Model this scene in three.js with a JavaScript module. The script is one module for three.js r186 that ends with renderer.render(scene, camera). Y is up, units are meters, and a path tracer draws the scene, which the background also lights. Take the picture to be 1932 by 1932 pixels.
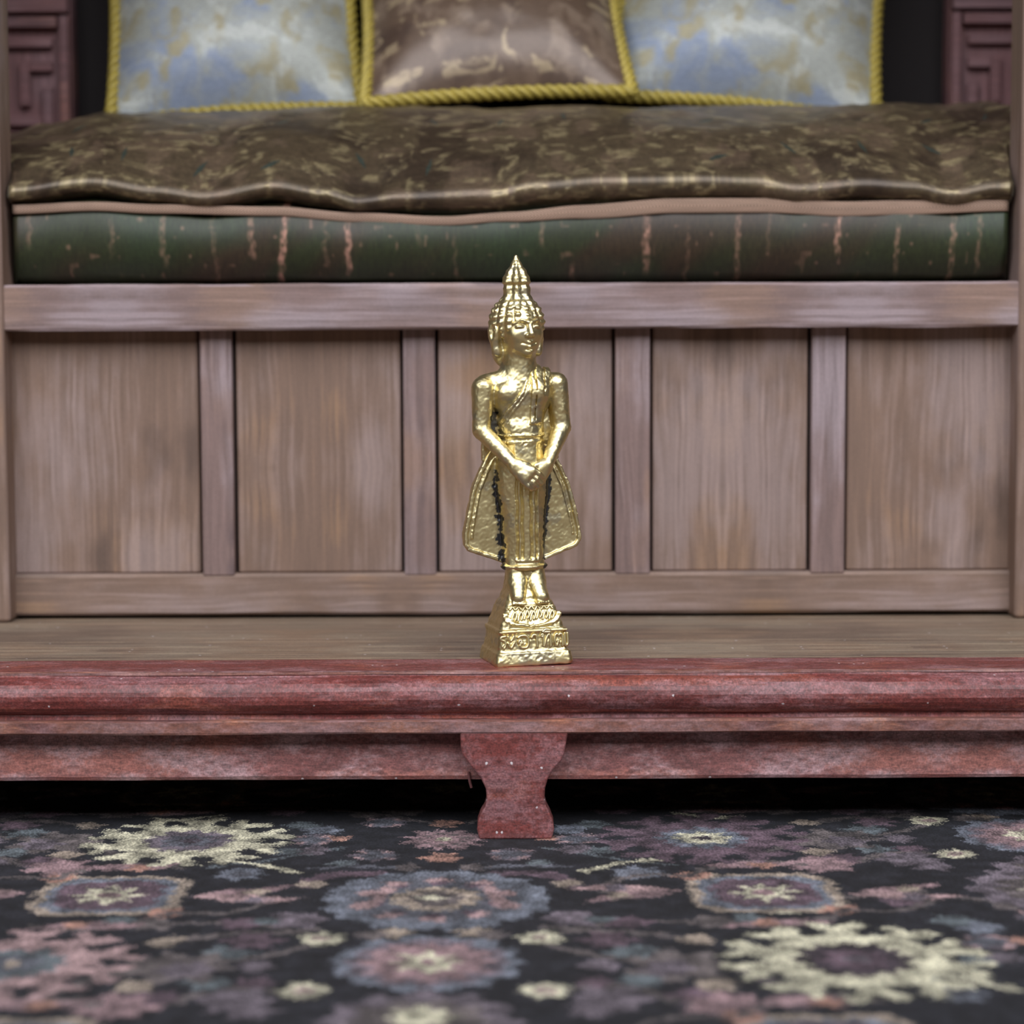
import * as THREE from 'three';
import { RoundedBoxGeometry } from 'three/addons/geometries/RoundedBoxGeometry.js';
import { mergeGeometries, mergeVertices } from 'three/addons/utils/BufferGeometryUtils.js';
import { RectAreaLightUniformsLib } from 'three/addons/lights/RectAreaLightUniformsLib.js';

// ---------------------------------------------------------------- camera, light, exposure
// Lengths below are written in millimetres (a 1:12 miniature) and scaled to metres by MM.
const MM = 0.001;
const scene = new THREE.Scene();
scene.background = new THREE.Color(0x000000);
const camera = new THREE.PerspectiveCamera(2 * Math.atan(966 / 4000) * 180 / Math.PI, 1, 0.002, 10);
camera.position.set(0, 29.81 * MM, 200 * MM);
camera.rotation.order = 'YXZ';
camera.rotation.set(-Math.atan(316 / 4000), 0, -0.0042);
camera.focus = 0.1985;
camera.userData.fStop = 32;

const renderer = new THREE.WebGLRenderer({ antialias: true });
renderer.toneMapping = THREE.LinearToneMapping;
renderer.toneMappingExposure = 1.0;
renderer.shadowMap.enabled = true;

RectAreaLightUniformsLib.init();
const daylight = new THREE.RectAreaLight(new THREE.Color(0xf4f7ff), 4.5, 1.3, 1.25);
daylight.position.set(0.0, 0.89, 0.53);
daylight.lookAt(0.0, 0.89, -1);
scene.add(daylight);

// ---------------------------------------------------------------- small helpers
let seed = 20251;
const rnd = () => { seed = (seed * 1664525 + 1013904223) >>> 0; return seed / 4294967296; };
const clamp = (v, a = 0, b = 1) => v < a ? a : v > b ? b : v;
const mix = (a, b, t) => a + (b - a) * t;
const sstep = (a, b, v) => { const t = clamp((v - a) / (b - a)); return t * t * (3 - 2 * t); };
function hash3(x, y, z) {
  let h = (x * 374761393 + y * 668265263 + z * 1274126177) | 0;
  h = Math.imul(h ^ (h >>> 13), 1274126177); h ^= h >>> 16;
  return (h >>> 0) / 4294967296;
}
function noise3(x, y, z) {
  const X = Math.floor(x), Y = Math.floor(y), Z = Math.floor(z);
  let fx = x - X, fy = y - Y, fz = z - Z;
  fx = fx * fx * (3 - 2 * fx); fy = fy * fy * (3 - 2 * fy); fz = fz * fz * (3 - 2 * fz);
  const a = mix(mix(hash3(X, Y, Z), hash3(X + 1, Y, Z), fx), mix(hash3(X, Y + 1, Z), hash3(X + 1, Y + 1, Z), fx), fy);
  const b = mix(mix(hash3(X, Y, Z + 1), hash3(X + 1, Y, Z + 1), fx), mix(hash3(X, Y + 1, Z + 1), hash3(X + 1, Y + 1, Z + 1), fx), fy);
  return mix(a, b, fz) * 2 - 1;
}
function noise2(x, y, s = 0) {
  const X = Math.floor(x), Y = Math.floor(y);
  let fx = x - X, fy = y - Y;
  fx = fx * fx * (3 - 2 * fx); fy = fy * fy * (3 - 2 * fy);
  return mix(mix(hash3(X, Y, s), hash3(X + 1, Y, s), fx), mix(hash3(X, Y + 1, s), hash3(X + 1, Y + 1, s), fx), fy) * 2 - 1;
}
function fbm2(x, y, s = 0, n = 4) { let a = 0, k = 0.5; for (let i = 0; i < n; i++) { a += k * noise2(x, y, s + i * 17); x *= 2.03; y *= 2.03; k *= 0.5; } return a; }
function lerpTable(T, x) {                       // piecewise linear, smoothed by cosine
  if (x <= T[0][0]) return T[0][1];
  for (let i = 1; i < T.length; i++) if (x <= T[i][0]) {
    const t = (x - T[i - 1][0]) / (T[i][0] - T[i - 1][0]);
    return mix(T[i - 1][1], T[i][1], t * t * (3 - 2 * t));
  }
  return T[T.length - 1][1];
}
function dataTex(w, h, fn, color = true) {       // fn(x, y) -> [r, g, b] 0..255
  const d = new Uint8Array(w * h * 4);
  for (let y = 0; y < h; y++) for (let x = 0; x < w; x++) {
    const c = fn(x, y), i = (y * w + x) * 4;
    d[i] = clamp(c[0], 0, 255); d[i + 1] = clamp(c[1], 0, 255); d[i + 2] = clamp(c[2], 0, 255); d[i + 3] = 255;
  }
  const t = new THREE.DataTexture(d, w, h);
  t.wrapS = t.wrapT = THREE.MirroredRepeatWrapping;
  t.magFilter = THREE.LinearFilter; t.minFilter = THREE.LinearMipmapLinearFilter; t.generateMipmaps = true;
  if (color) t.colorSpace = THREE.SRGBColorSpace;
  t.needsUpdate = true;
  return t;
}
const mix3 = (a, b, t) => [mix(a[0], b[0], t), mix(a[1], b[1], t), mix(a[2], b[2], t)];

function mesh(name, geo, mat, parent) {          // geometry in mm -> one named mesh
  geo.scale(MM, MM, MM);
  const m = new THREE.Mesh(geo, mat);
  m.name = name; m.castShadow = m.receiveShadow = true;
  parent.add(m);
  return m;
}
function thing(name, label, category, group) {
  const g = new THREE.Group(); g.name = name; g.userData = { label, category };
  if (group) g.userData.group = group;
  scene.add(g);
  return g;
}
let uvSalt = 0;
function boxUV(geo, size, along = 'x') {         // box projection in mm; u runs along the grain
  geo = geo.index ? geo.toNonIndexed() : geo;
  geo.computeVertexNormals && !geo.attributes.normal && geo.computeVertexNormals();
  const p = geo.attributes.position, n = geo.attributes.normal, uv = new Float32Array(p.count * 2);
  uvSalt += 1;
  const ou = (uvSalt * 0.377) % 1 * 2, ov = (uvSalt * 0.613) % 1 * 2;
  for (let i = 0; i < p.count; i++) {
    const x = p.getX(i), y = p.getY(i), z = p.getZ(i);
    const ax = Math.abs(n.getX(i)), ay = Math.abs(n.getY(i)), az = Math.abs(n.getZ(i));
    let u, v;
    if (along === 'x') { u = ax > ay && ax > az ? z : x; v = ay > az && ay > ax ? z : y + (ax > az ? 0 : 0.3 * z); }
    else if (along === 'y') { u = ay > ax && ay > az ? z : y; v = ax > az ? z : x; }
    else { u = z; v = ax > ay ? y : x; }
    uv[2 * i] = u / size + ou; uv[2 * i + 1] = v / size + ov;
  }
  geo.setAttribute('uv', new THREE.BufferAttribute(uv, 2));
  return geo;
}
const box = (x0, x1, y0, y1, z0, z1, r = 0.25, along = 'x', size = 40) => {
  const g = new RoundedBoxGeometry(x1 - x0, y1 - y0, z1 - z0, 2, Math.min(r, (x1 - x0) / 2.2, (y1 - y0) / 2.2, (z1 - z0) / 2.2));
  g.translate((x0 + x1) / 2, (y0 + y1) / 2, (z0 + z1) / 2);
  return boxUV(g, size, along);
};

// ---------------------------------------------------------------- materials
// dull stained panel wood: purple-brown stain, tan worn patches, pale dusty bloom, fine grain along u
function woodTexture(o) {
  return dataTex(1024, 1024, (px, py) => {
    const u = px / 1024 * 40, v = py / 1024 * 40;      // 40 mm square
    const w = fbm2(u * 0.06, v * 0.12, o.s) * 2.2;
    const grain = o.iso ? fbm2(u * 0.7, v * 2.6 + w * 0.4, o.s + 3, 4) : fbm2(u * 0.11, v * 3.1 + w, o.s + 3, 4);
    const fine = noise2(u * (o.iso ? 2.5 : 0.5), v * 11 + w * 2, o.s + 9) * 0.5 + noise2(u * 3.5, v * 14, o.s + 10) * 0.5;
    const tan = sstep(0.02, 0.38, fbm2(u * 0.075 * (o.iso ? 2.2 : 1), v * 0.10 * (o.iso ? 4 : 1), o.s + 21, 4) + 0.25 * grain);
    const bloom = sstep(o.iso ? -0.45 : -0.25, o.iso ? 0.6 : 0.55, fbm2(u * 0.10 * (o.iso ? 2 : 1), v * 0.17 * (o.iso ? 3 : 1), o.s + 41, 5) + (o.iso ? 0.2 * noise2(u * 2.6, v * 3.4, o.s + 45) + 0.14 * noise2(u * 6, v * 7, o.s + 46) : 0) + 0.3 * grain);
    const dark = sstep(0.10, 0.45, fbm2(u * 0.09, v * 0.16, o.s + 61, 4));
    let c = o.base;
    if (o.lines) { const r = Math.floor(v * 1.1), q = v * 1.1 - r - 0.5 + 0.06 * noise2(u * 0.15, r, 3); if (hash3(r, 1, o.s) > 0.72 && Math.abs(q) < 0.07 && noise2(u * 0.2, r * 3, 9) > -0.35) return [178, 156, 128]; }
    c = mix3(c, o.dark, dark * o.kd);
    c = mix3(c, o.tan, tan * o.kt);
    c = mix3(c, o.bloom, bloom * o.kb);
    const speck = noise2(u * 9, v * 9, o.s + 77) * 0.6 + noise2(u * 18, v * 18, o.s + 78) * 0.4;
    const k = 1 + grain * o.kg + fine * o.kf + speck * o.ks;
    if (o.lint && hash3(Math.floor(u * 2.2), Math.floor(v * 2.2), o.s + 90) > 1 - o.lint) {
      const cx = (Math.floor(u * 2.2) + 0.5) / 2.2, cy = (Math.floor(v * 2.2) + 0.5) / 2.2;
      if (Math.hypot(u - cx, (v - cy)) < 0.11 + 0.05 * noise2(u * 8, v * 8, 5)) return [205, 195, 195];
    }
    return [c[0] * k, c[1] * k, c[2] * k];
  });
}
const std = (o) => new THREE.MeshStandardMaterial(o);
const panelTex = woodTexture({ s: 100, base: [122, 98, 83], dark: [94, 75, 64], tan: [146, 114, 86], bloom: [148, 130, 126], kd: 0.7, kt: 0.65, kb: 0.68, kg: 0.12, kf: 0.04, ks: 0.04 });
const railTex = woodTexture({ s: 200, base: [124, 102, 96], dark: [98, 82, 82], tan: [146, 116, 96], bloom: [152, 138, 142], kd: 0.6, kt: 0.5, kb: 0.75, kg: 0.16, kf: 0.05, ks: 0.05 });
const redTex = woodTexture({ s: 300, base: [110, 52, 47], dark: [80, 36, 34], tan: [152, 84, 62], bloom: [146, 112, 116], kd: 0.5, kt: 0.45, kb: 0.66, kg: 0.16, kf: 0.16, ks: 0.30, lint: 0.008, iso: 1 });
const deckTex = woodTexture({ s: 400, base: [118, 99, 82], dark: [92, 77, 66], tan: [136, 110, 87], bloom: [134, 123, 106], kd: 0.5, kt: 0.5, kb: 0.6, kg: 0.22, kf: 0.14, ks: 0.08, lint: 0.003, lines: 1 });
const darkTex = woodTexture({ s: 500, base: [116, 80, 80], dark: [84, 60, 62], tan: [150, 100, 82], bloom: [134, 110, 114], kd: 0.6, kt: 0.45, kb: 0.5, kg: 0.2, kf: 0.06, ks: 0.05 });
const apronTex = woodTexture({ s: 320, base: [132, 82, 78], dark: [102, 58, 54], tan: [160, 100, 84], bloom: [164, 136, 138], kd: 0.5, kt: 0.5, kb: 0.8, kg: 0.2, kf: 0.2, ks: 0.22, lint: 0.006, iso: 1 });
const wornTex = woodTexture({ s: 340, base: [126, 82, 70], dark: [88, 52, 50], tan: [172, 112, 80], bloom: [140, 112, 114], kd: 0.8, kt: 0.6, kb: 0.7, iso: 1, kg: 0.2, kf: 0.14, ks: 0.15 });
const M = {
  apron: std({ map: apronTex, roughness: 0.55 }),
  worn: std({ map: wornTex, roughness: 0.55 }),
  panel: std({ map: panelTex, roughness: 0.62 }),
  rail: std({ map: railTex, roughness: 0.55 }),
  red: std({ map: redTex, roughness: 0.5, bumpMap: redTex, bumpScale: 0.00005 }),
  deck: std({ map: deckTex, roughness: 0.5 }),
  dark: std({ map: darkTex, roughness: 0.6 }),
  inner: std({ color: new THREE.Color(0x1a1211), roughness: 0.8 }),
};

// ---------------------------------------------------------------- the room
const FLOOR_Y = -16.3;
const plaster = std({ map: dataTex(256, 256, (x, y) => { const k = 108 + 8 * fbm2(x * 0.05, y * 0.05, 7); return [k, k * 0.97, k * 0.92]; }), roughness: 0.95 });
const floorMat = std({ map: dataTex(512, 512, (x, y) => { const k = 1 + 0.15 * fbm2(x * 0.01, y * 0.2, 8) + 0.05 * noise2(x * 0.3, y * 0.3, 4); return [128 * k, 104 * k, 82 * k]; }), roughness: 0.7 });
function slab(name, x0, x1, y0, y1, z0, z1, mat, parent = scene) {   // metres
  const g = new THREE.BoxGeometry(x1 - x0, y1 - y0, z1 - z0);
  g.translate((x0 + x1) / 2, (y0 + y1) / 2, (z0 + z1) / 2);
  const m = new THREE.Mesh(g, mat); m.name = name; m.castShadow = m.receiveShadow = true;
  if (parent === scene) m.userData.kind = 'structure';
  parent.add(m);
  return m;
}
{
  const f = FLOOR_Y * MM, W = 1.6, B = -1.5, F = 0.6, T = 2.0;
  slab('floor', -W, W, f - 0.08, f, B, F, floorMat);
  slab('ceiling', -W, W, T, T + 0.08, B, F, plaster);
  slab('wall_left', -W - 0.1, -W, f - 0.08, T + 0.08, B, F, plaster);
  slab('wall_right', W, W + 0.1, f - 0.08, T + 0.08, B, F, plaster);
  slab('wall_back', -W - 0.1, W + 0.1, f - 0.08, T + 0.08, B - 0.1, B, plaster);
  // the wall behind the camera has the window
  const wx0 = -0.66, wx1 = 0.66, wy0 = 0.255, wy1 = 1.525;
  const s = new THREE.Shape([[-W - 0.1, f - 0.08], [W + 0.1, f - 0.08], [W + 0.1, T + 0.08], [-W - 0.1, T + 0.08]].map((a) => new THREE.Vector2(...a)));
  s.holes.push(new THREE.Path([[wx0, wy0], [wx0, wy1], [wx1, wy1], [wx1, wy0]].map((a) => new THREE.Vector2(...a))));
  const wall = new THREE.Mesh(new THREE.ExtrudeGeometry(s, { depth: 0.1, bevelEnabled: false }), plaster);
  wall.position.z = F; wall.name = 'wall_front'; wall.userData.kind = 'structure'; wall.castShadow = wall.receiveShadow = true; scene.add(wall);
  const win = new THREE.Group(); win.name = 'window_1'; win.userData.kind = 'structure'; scene.add(win);
  const white = std({ color: new THREE.Color(0xd9d7d2), roughness: 0.5 });
  const sky = std({ color: new THREE.Color(0x111111), roughness: 0.4, emissive: new THREE.Color(0xf4f7ff), emissiveIntensity: 1.0 });
  slab('pane', wx0 + 0.01, wx1 - 0.01, wy0 + 0.01, wy1 - 0.01, F + 0.03, F + 0.035, sky, win);
  slab('frame', wx0, wx1, wy0, wy0 + 0.03, F + 0.0, F + 0.06, white, win);
  slab('frame', wx0, wx1, wy1 - 0.03, wy1, F + 0.0, F + 0.06, white, win);
  slab('frame', wx0, wx0 + 0.03, wy0 + 0.03, wy1 - 0.03, F + 0.0, F + 0.06, white, win);
  slab('frame', wx1 - 0.03, wx1, wy0 + 0.03, wy1 - 0.03, F + 0.0, F + 0.06, white, win);
}

// ---------------------------------------------------------------- the rug
function rugTexture() {
  const S = 2048, mm = 150, k = S / mm;
  const cv = document.createElement('canvas'); cv.width = cv.height = S;
  const c = cv.getContext('2d');
  c.fillStyle = '#212127'; c.fillRect(0, 0, S, S);
  c.save(); c.scale(k, k); c.translate(75, 70);             // origin: x = 0, z = 0 of the scene (mm)
  const C = { cream: '#bdb592', blue: '#666b77', grey: '#55565f', lilac: '#6a5d66', wine: '#614a55', rose: '#8f6d6f', pink: '#a37e7c', orange: '#a8735f', brown: '#5f5452', tan: '#998571', teal: '#586165', deep: '#3c3138' };
  const petals = (x, z, r, n, depth, col, rot = 0, sq = 1) => {
    c.fillStyle = col; c.beginPath();
    for (let i = 0; i <= 160; i++) {
      const a = i / 160 * Math.PI * 2, rr = r * (1 - depth * (0.5 - 0.5 * Math.cos(n * a)));
      c[i ? 'lineTo' : 'moveTo'](x + rr * Math.cos(a + rot), z + sq * rr * Math.sin(a + rot));
    }
    c.fill();
  };
  const disc = (x, z, r, col, sq = 1) => petals(x, z, r, 1, 0, col, 0, sq);
  const stroke = (pts, w, col) => { c.strokeStyle = col; c.lineWidth = w; c.lineCap = c.lineJoin = 'round'; c.beginPath(); c.moveTo(...pts[0]); for (let i = 1; i < pts.length - 1; i++) c.quadraticCurveTo(...pts[i], (pts[i][0] + pts[i + 1][0]) / 2, (pts[i][1] + pts[i + 1][1]) / 2); c.lineTo(...pts[pts.length - 1]); c.stroke(); };
  const ring = (x, z, r, n, rad, col) => { for (let i = 0; i < n; i++) { const a = (i + 0.5) / n * Math.PI * 2; disc(x + r * Math.cos(a), z + r * Math.sin(a), rad, col); } };
  // big rosette with leafy hooked petals
  const rosette = (x, z, r, out, inn, mid, eye) => {
    for (let i = 0; i < 10; i++) {
      const a = (i + 0.5) / 10 * Math.PI * 2;
      const tip = (d, e) => [x + r * d * Math.cos(a + e), z + r * d * Math.sin(a + e)];
      stroke([tip(0.5, 0), tip(0.8, 0.02), tip(1.0, 0.16)], r * 0.19, out);
      stroke([tip(0.5, 0), tip(0.8, -0.02), tip(1.0, -0.18)], r * 0.15, out);
      disc(...tip(0.78, 0), r * 0.14, out);
    }
    petals(x, z, r * 0.74, 10, 0.14, out);
    petals(x, z, r * 0.48, 12, 0.2, inn);
    petals(x, z, r * 0.30, 8, 0.3, mid);
    disc(x, z, r * 0.1, eye);
  };
  const flower = (x, z, r, a = C.cream, b = C.rose) => { petals(x, z, r, 8, 0.28, a, 0.2); disc(x, z, r * 0.38, b); disc(x, z, r * 0.15, C.cream); };
  const leaf = (x, z, a, L, col, col2) => {
    c.save(); c.translate(x, z); c.rotate(a);
    c.fillStyle = col; c.beginPath(); c.moveTo(-L, 0); c.quadraticCurveTo(-L * 0.3, -L * 0.55, L * 0.4, -L * 0.25); c.lineTo(L * 1.1, -L * 0.35); c.quadraticCurveTo(L * 0.5, L * 0.5, -L, 0); c.fill();
    petals(L * 0.25, -0.02 * L, L * 0.28, 5, 0.25, col2); c.restore();
  };
  const octagon = (x, z) => {
    const oc = (w, h, q, col) => { c.fillStyle = col; c.beginPath(); [[-w + q, -h], [w - q, -h], [w, -h + q], [w, h - q], [w - q, h], [-w + q, h], [-w, h - q], [-w, -h + q]].forEach((p, i) => c[i ? 'lineTo' : 'moveTo'](x + p[0], z + p[1])); c.fill(); };
    oc(6.1, 6.2, 1.9, C.tan); oc(5.2, 5.3, 1.7, C.blue); oc(4.3, 4.4, 1.8, C.wine);
    petals(x, z, 3.1, 8, 0.55, C.cream, 0); disc(x, z, 0.9, C.rose);
    
    for (const [sx, sz] of [[-1, -1], [1, 1]]) {
      petals(x + sx * 5.4, z + sz * 5.6, 1.7, 5, 0.35, C.orange, 0.4);
      stroke([[x + sx * 5.5, z + sz * 6], [x + sx * 3, z + sz * 10.2], [x - sx * 2.5, z + sz * 10.5], [x - sx * 4.6, z + sz * 9]], 0.8, C.brown);
      leaf(x + sx * 0.2, z + sz * 8.9, sx > 0 ? Math.PI : 0, 4.3, C.rose, C.orange);
      stroke([[x + sx * 5.6, z + sz * 5.5], [x + sx * 10, z + sz * 6.5], [x + sx * 13, z + sz * 3.5], [x + sx * 13, z]], 0.8, C.brown);
      leaf(x + sx * 11, z + sz * 1.6, sx > 0 ? 0.25 : 0.25 + Math.PI, 4.6, C.pink, C.lilac); leaf(x - sx * 11, z + sz * 0.4, sx > 0 ? Math.PI - 0.3 : -0.3, 4.2, C.rose, C.tan);
    }
  };
  const AX = -6.3, PX = 54;
  // one repeat: axis of medallions at ax, with a shift dz along the rug
  const repeat = (ax, dz, alt) => {
    const Z = (z) => z + dz;
    // creeping stems and small filling leaves
    for (const s of [-1, 1]) {
      const X = (x) => ax + s * x;
      stroke([[X(8), Z(42)], [X(13), Z(48)], [X(20), Z(46)], [X(26), Z(55)]], 0.9, C.brown);
      stroke([[X(8), Z(42)], [X(12), Z(38)], [X(16), Z(36.5)], [X(22), Z(37.5)]], 0.7, C.brown);
      stroke([[X(8), Z(56)], [X(13), Z(52)], [X(18), Z(58)], [X(24), Z(62)]], 0.8, C.brown);
      stroke([[X(2), Z(2)], [X(10), Z(-4)], [X(18), Z(-5)], [X(26), Z(-2)]], 0.8, C.brown);
      stroke([[X(9), Z(12)], [X(14), Z(16)], [X(20), Z(19)]], 0.5, C.teal);
      stroke([[X(12.5), Z(21)], [X(16), Z(17.5)], [X(19), Z(17)]], 0.9, C.cream);
      petals(X(17), Z(21.5), 2.4, 7, 0.35, C.blue); disc(X(17), Z(21.5), 1.0, C.grey);
      stroke([[X(11), Z(25.5)], [X(10.4), Z(22.5)], [X(8.2), Z(21.4)], [X(5), Z(21.6)]], 1.8, C.wine);
      disc(X(10.7), Z(25), 1.1, C.tan);
      petals(X(11), Z(36), 2.6, 6, 0.3, C.lilac); petals(X(15.2), Z(37), 2.0, 5, 0.3, C.wine); disc(X(13.2), Z(36.2), 1.0, C.teal);
      petals(X(15), Z(45), 2.1, 6, 0.3, C.teal); petals(X(12.6), Z(48.6), 1.5, 6, 0.2, C.lilac); petals(X(15.5), Z(52.5), 1.9, 6, 0.3, C.teal);
      petals(X(19), Z(56), 2.2, 6, 0.3, C.wine); petals(X(11.5), Z(59), 1.9, 5, 0.3, C.lilac); petals(X(12), Z(52.5), 1.6, 5, 0.3, C.wine);
      petals(X(18.4), Z(48.8), 4.4, 7, 0.35, C.brown); petals(X(17.5), Z(49.5), 2.2, 6, 0.3, C.lilac); petals(X(13), Z(56.5), 3.0, 6, 0.3, C.lilac); petals(X(21), Z(58), 3.2, 7, 0.3, C.rose);
      stroke([[X(9), Z(38.6)], [X(12), Z(40)], [X(15), Z(39.6)], [X(19), Z(41.5)]], 1.1, C.brown); petals(X(3.2), Z(39.8), 1.6, 5, 0.3, C.tan);
      petals(X(13.5), Z(41.8), 2.4, 6, 0.4, C.wine); petals(X(20), Z(11), 2.0, 5, 0.3, C.wine); petals(X(11.5), Z(5), 2.0, 6, 0.25, C.blue); petals(X(11.8), Z(13), 1.7, 6, 0.25, C.lilac); petals(X(4.2), Z(-3), 2.4, 6, 0.3, C.brown);
      stroke([[X(3), Z(19.6)], [X(7), Z(18.6)], [X(11), Z(19.4)]], 0.9, C.grey); petals(X(8.6), Z(17.8), 1.3, 6, 0.3, C.teal); petals(X(2.8), Z(19.3), 1.4, 5, 0.3, C.brown); disc(X(20.2), Z(42), 1.3, C.tan); disc(X(20.5), Z(53.5), 1.4, C.tan); petals(X(4.6), Z(40.5), 1.5, 5, 0.2, C.brown);
      petals(X(22), Z(37), 2.0, 6, 0.3, C.brown); petals(X(25), Z(36), 1.6, 5, 0.3, C.teal);
      for (const [fx, fz] of [[6, 14.8], [6, 2], [12, 9]]) { petals(X(fx), Z(fz), 2.0, 6, 0.2, C.grey); ring(X(fx), Z(fz), 1.75, 7, 0.5, C.lilac); ring(X(fx), Z(fz), 1.75, 4, 0.42, C.pink); }
      petals(X(9.5), Z(8.5), 1.2, 5, 0.4, C.orange); petals(X(13.5), Z(3), 1.8, 6, 0.3, C.teal); petals(X(14), Z(13.5), 1.5, 6, 0.3, C.teal);
      disc(X(8), Z(-1), 1.2, C.brown); petals(X(16), Z(-3), 2.2, 6, 0.3, C.wine); petals(X(24), Z(-4), 2.2, 6, 0.3, C.lilac);
      stroke([[X(22), Z(-1.5)], [X(25), Z(1)], [X(28), Z(0)]], 0.7, C.cream);
      flower(X(8.4), Z(41.4), 1.95); flower(X(8.5), Z(54.5), 1.95);
    }
    // medallions on the axis
    petals(ax, Z(9), 4.2, 11, 0.3, C.rose); ring(ax, Z(9), 2.2, 9, 0.45, C.brown); disc(ax, Z(9), 0.7, C.cream);
    petals(ax, Z(15.9), 1.9, 6, 0.35, C.orange); petals(ax, Z(2.6), 1.7, 6, 0.35, C.orange);
    petals(ax, Z(29.8), 9.6, 18, 0.08, C.blue); petals(ax, Z(29.8), 7.4, 14, 0.12, C.grey);
    ring(ax, Z(29.8), 5.9, 10, 0.95, C.pink); ring(ax, Z(29.8), 5.0, 10, 0.6, C.wine);
    for (const s of [-1, 1]) stroke([[ax + s * 4.2, Z(26.5)], [ax + s * 4.6, Z(29.5)], [ax + s * 6.2, Z(32.6)]], 1.2, C.pink);
    petals(ax, Z(29.8), 3.9, 12, 0.15, C.tan); petals(ax, Z(29.8), 2.6, 9, 0.3, C.brown); petals(ax - 0.4, Z(29.5), 1.1, 5, 0.3, C.cream);
    petals(ax, Z(47.6), 7.4, 14, 0.12, C.blue); petals(ax, Z(47.6), 6.2, 12, 0.1, C.lilac); petals(ax, Z(47.6), 5.2, 12, 0.2, C.rose); petals(ax, Z(47.6), 2.9, 8, 0.5, C.cream); disc(ax, Z(47.6), 0.8, C.rose);
    petals(ax, Z(61.5), 7.0, 12, 0.15, C.lilac); petals(ax, Z(61.5), 5.2, 10, 0.2, C.brown); petals(ax, Z(60.5), 2.6, 8, 0.4, C.cream);
  };
  repeat(AX, 0); repeat(AX + PX, -39.2); repeat(AX - PX, -39.2); repeat(AX + PX, 34); repeat(AX, -74); repeat(AX, 74);
  petals(AX + PX - 3, 27.5, 7.4, 12, 0.15, C.lilac); petals(AX + PX - 3, 27.5, 5, 10, 0.2, C.brown); petals(AX + PX - 3, 27.2, 2.8, 8, 0.45, C.cream);
  for (const x of [AX - 27, AX + 27, AX - 81, AX + 81]) { octagon(x, 28.2); octagon(x, 66.5); octagon(x, -12); octagon(x, -50); }
  rosette(AX - 23.4, 9.2, 8.9, C.cream, C.lilac, C.grey, C.deep);
  rosette(AX + 23.6, 8.8, 9.2, C.wine, C.blue, C.cream, C.deep);
  rosette(AX + 31.4, 47.4, 9.4, C.cream, C.deep, C.wine, C.lilac);
  rosette(AX - 30.5, 47.6, 8.6, C.pink, C.teal, C.grey, C.tan);
  c.restore();
  // woven look: ragged outlines, knot speckle
  const src = c.getImageData(0, 0, S, S).data;
  const t = dataTex(S, S, (x, y) => {
    const dx = 5.5 * noise2(x * 0.09, y * 0.09, 31) + 4.5 * (hash3(x >> 1, y >> 1, 3) - 0.5) * 2, dy = 5.5 * noise2(x * 0.09, y * 0.09, 32) + 4.5 * (hash3(x >> 1, y >> 1, 4) - 0.5) * 2;
    const X = clamp(Math.round(x + dx), 0, S - 1), Y = clamp(Math.round(S - 1 - y + dy), 0, S - 1), i = (Y * S + X) * 4;
    const n = 1 + 0.5 * (hash3(x >> 1, y >> 2, 9) - 0.5) + 0.3 * noise2(x * 0.06, y * 0.06, 12);
    const l = 0.3 * src[i] + 0.59 * src[i + 1] + 0.11 * src[i + 2];
    return [mix(src[i], l, 0.27) * n * 0.95, mix(src[i + 1], l, 0.27) * n * 0.95, mix(src[i + 2], l, 0.27) * n * 0.95];
  });
  t.wrapS = t.wrapT = THREE.ClampToEdgeWrapping;
  return t;
}
{
  const g = new RoundedBoxGeometry(150, 1, 150, 2, 0.3);
  g.translate(0, -0.5, 0);
  const p = g.attributes.position, uv = g.attributes.uv;
  for (let i = 0; i < p.count; i++) uv.setXY(i, (p.getX(i) + 75) / 150, 1 - (p.getZ(i) + 75) / 150);
  const rug = mesh('rug', g, std({ map: rugTexture(), roughness: 0.85 }), scene);
  rug.position.set(0, -15.3 * MM, 5 * MM);
  rug.userData = { label: 'dark patterned rug with cream and rose flower medallions under the wooden bed', category: 'rug' };
}

// ---------------------------------------------------------------- the wooden bed
const bed = thing('miniature_bed', 'reddish brown wooden miniature bed with panelled seat front and moulded base rail', 'bed');
function extrudeX(profile, x0, x1, seg, wob = 0) {       // profile [[z, y], ...] swept along x
  const n = profile.length, pos = [], idx = [];
  for (let i = 0; i <= seg; i++) {
    const x = mix(x0, x1, i / seg);
    for (let j = 0; j < n; j++) {
      const [z, y] = profile[j];
      pos.push(x, y + wob * fbm2(x * 0.09, j * 0.8, 71), z + wob * fbm2(x * 0.07, j * 0.8 + 40, 72));
    }
  }
  for (let i = 0; i < seg; i++) for (let j = 0; j < n; j++) {
    const a = i * n + j, b = i * n + (j + 1) % n, cc = a + n, d = b + n;
    idx.push(a, cc, b, b, cc, d);
  }
  // end caps
  const cap = THREE.ShapeUtils.triangulateShape(profile.map(([z, y]) => new THREE.Vector2(z, y)), []);
  for (const t of cap) { idx.push(t[0], t[1], t[2]); const o = seg * n; idx.push(o + t[2], o + t[1], o + t[0]); }
  const g = new THREE.BufferGeometry();
  g.setAttribute('position', new THREE.Float32BufferAttribute(pos, 3)); g.setIndex(idx);
  return g;
}
function flatNormals(g) { const q = g.index ? g.toNonIndexed() : g; q.computeVertexNormals(); return q; }
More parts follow.
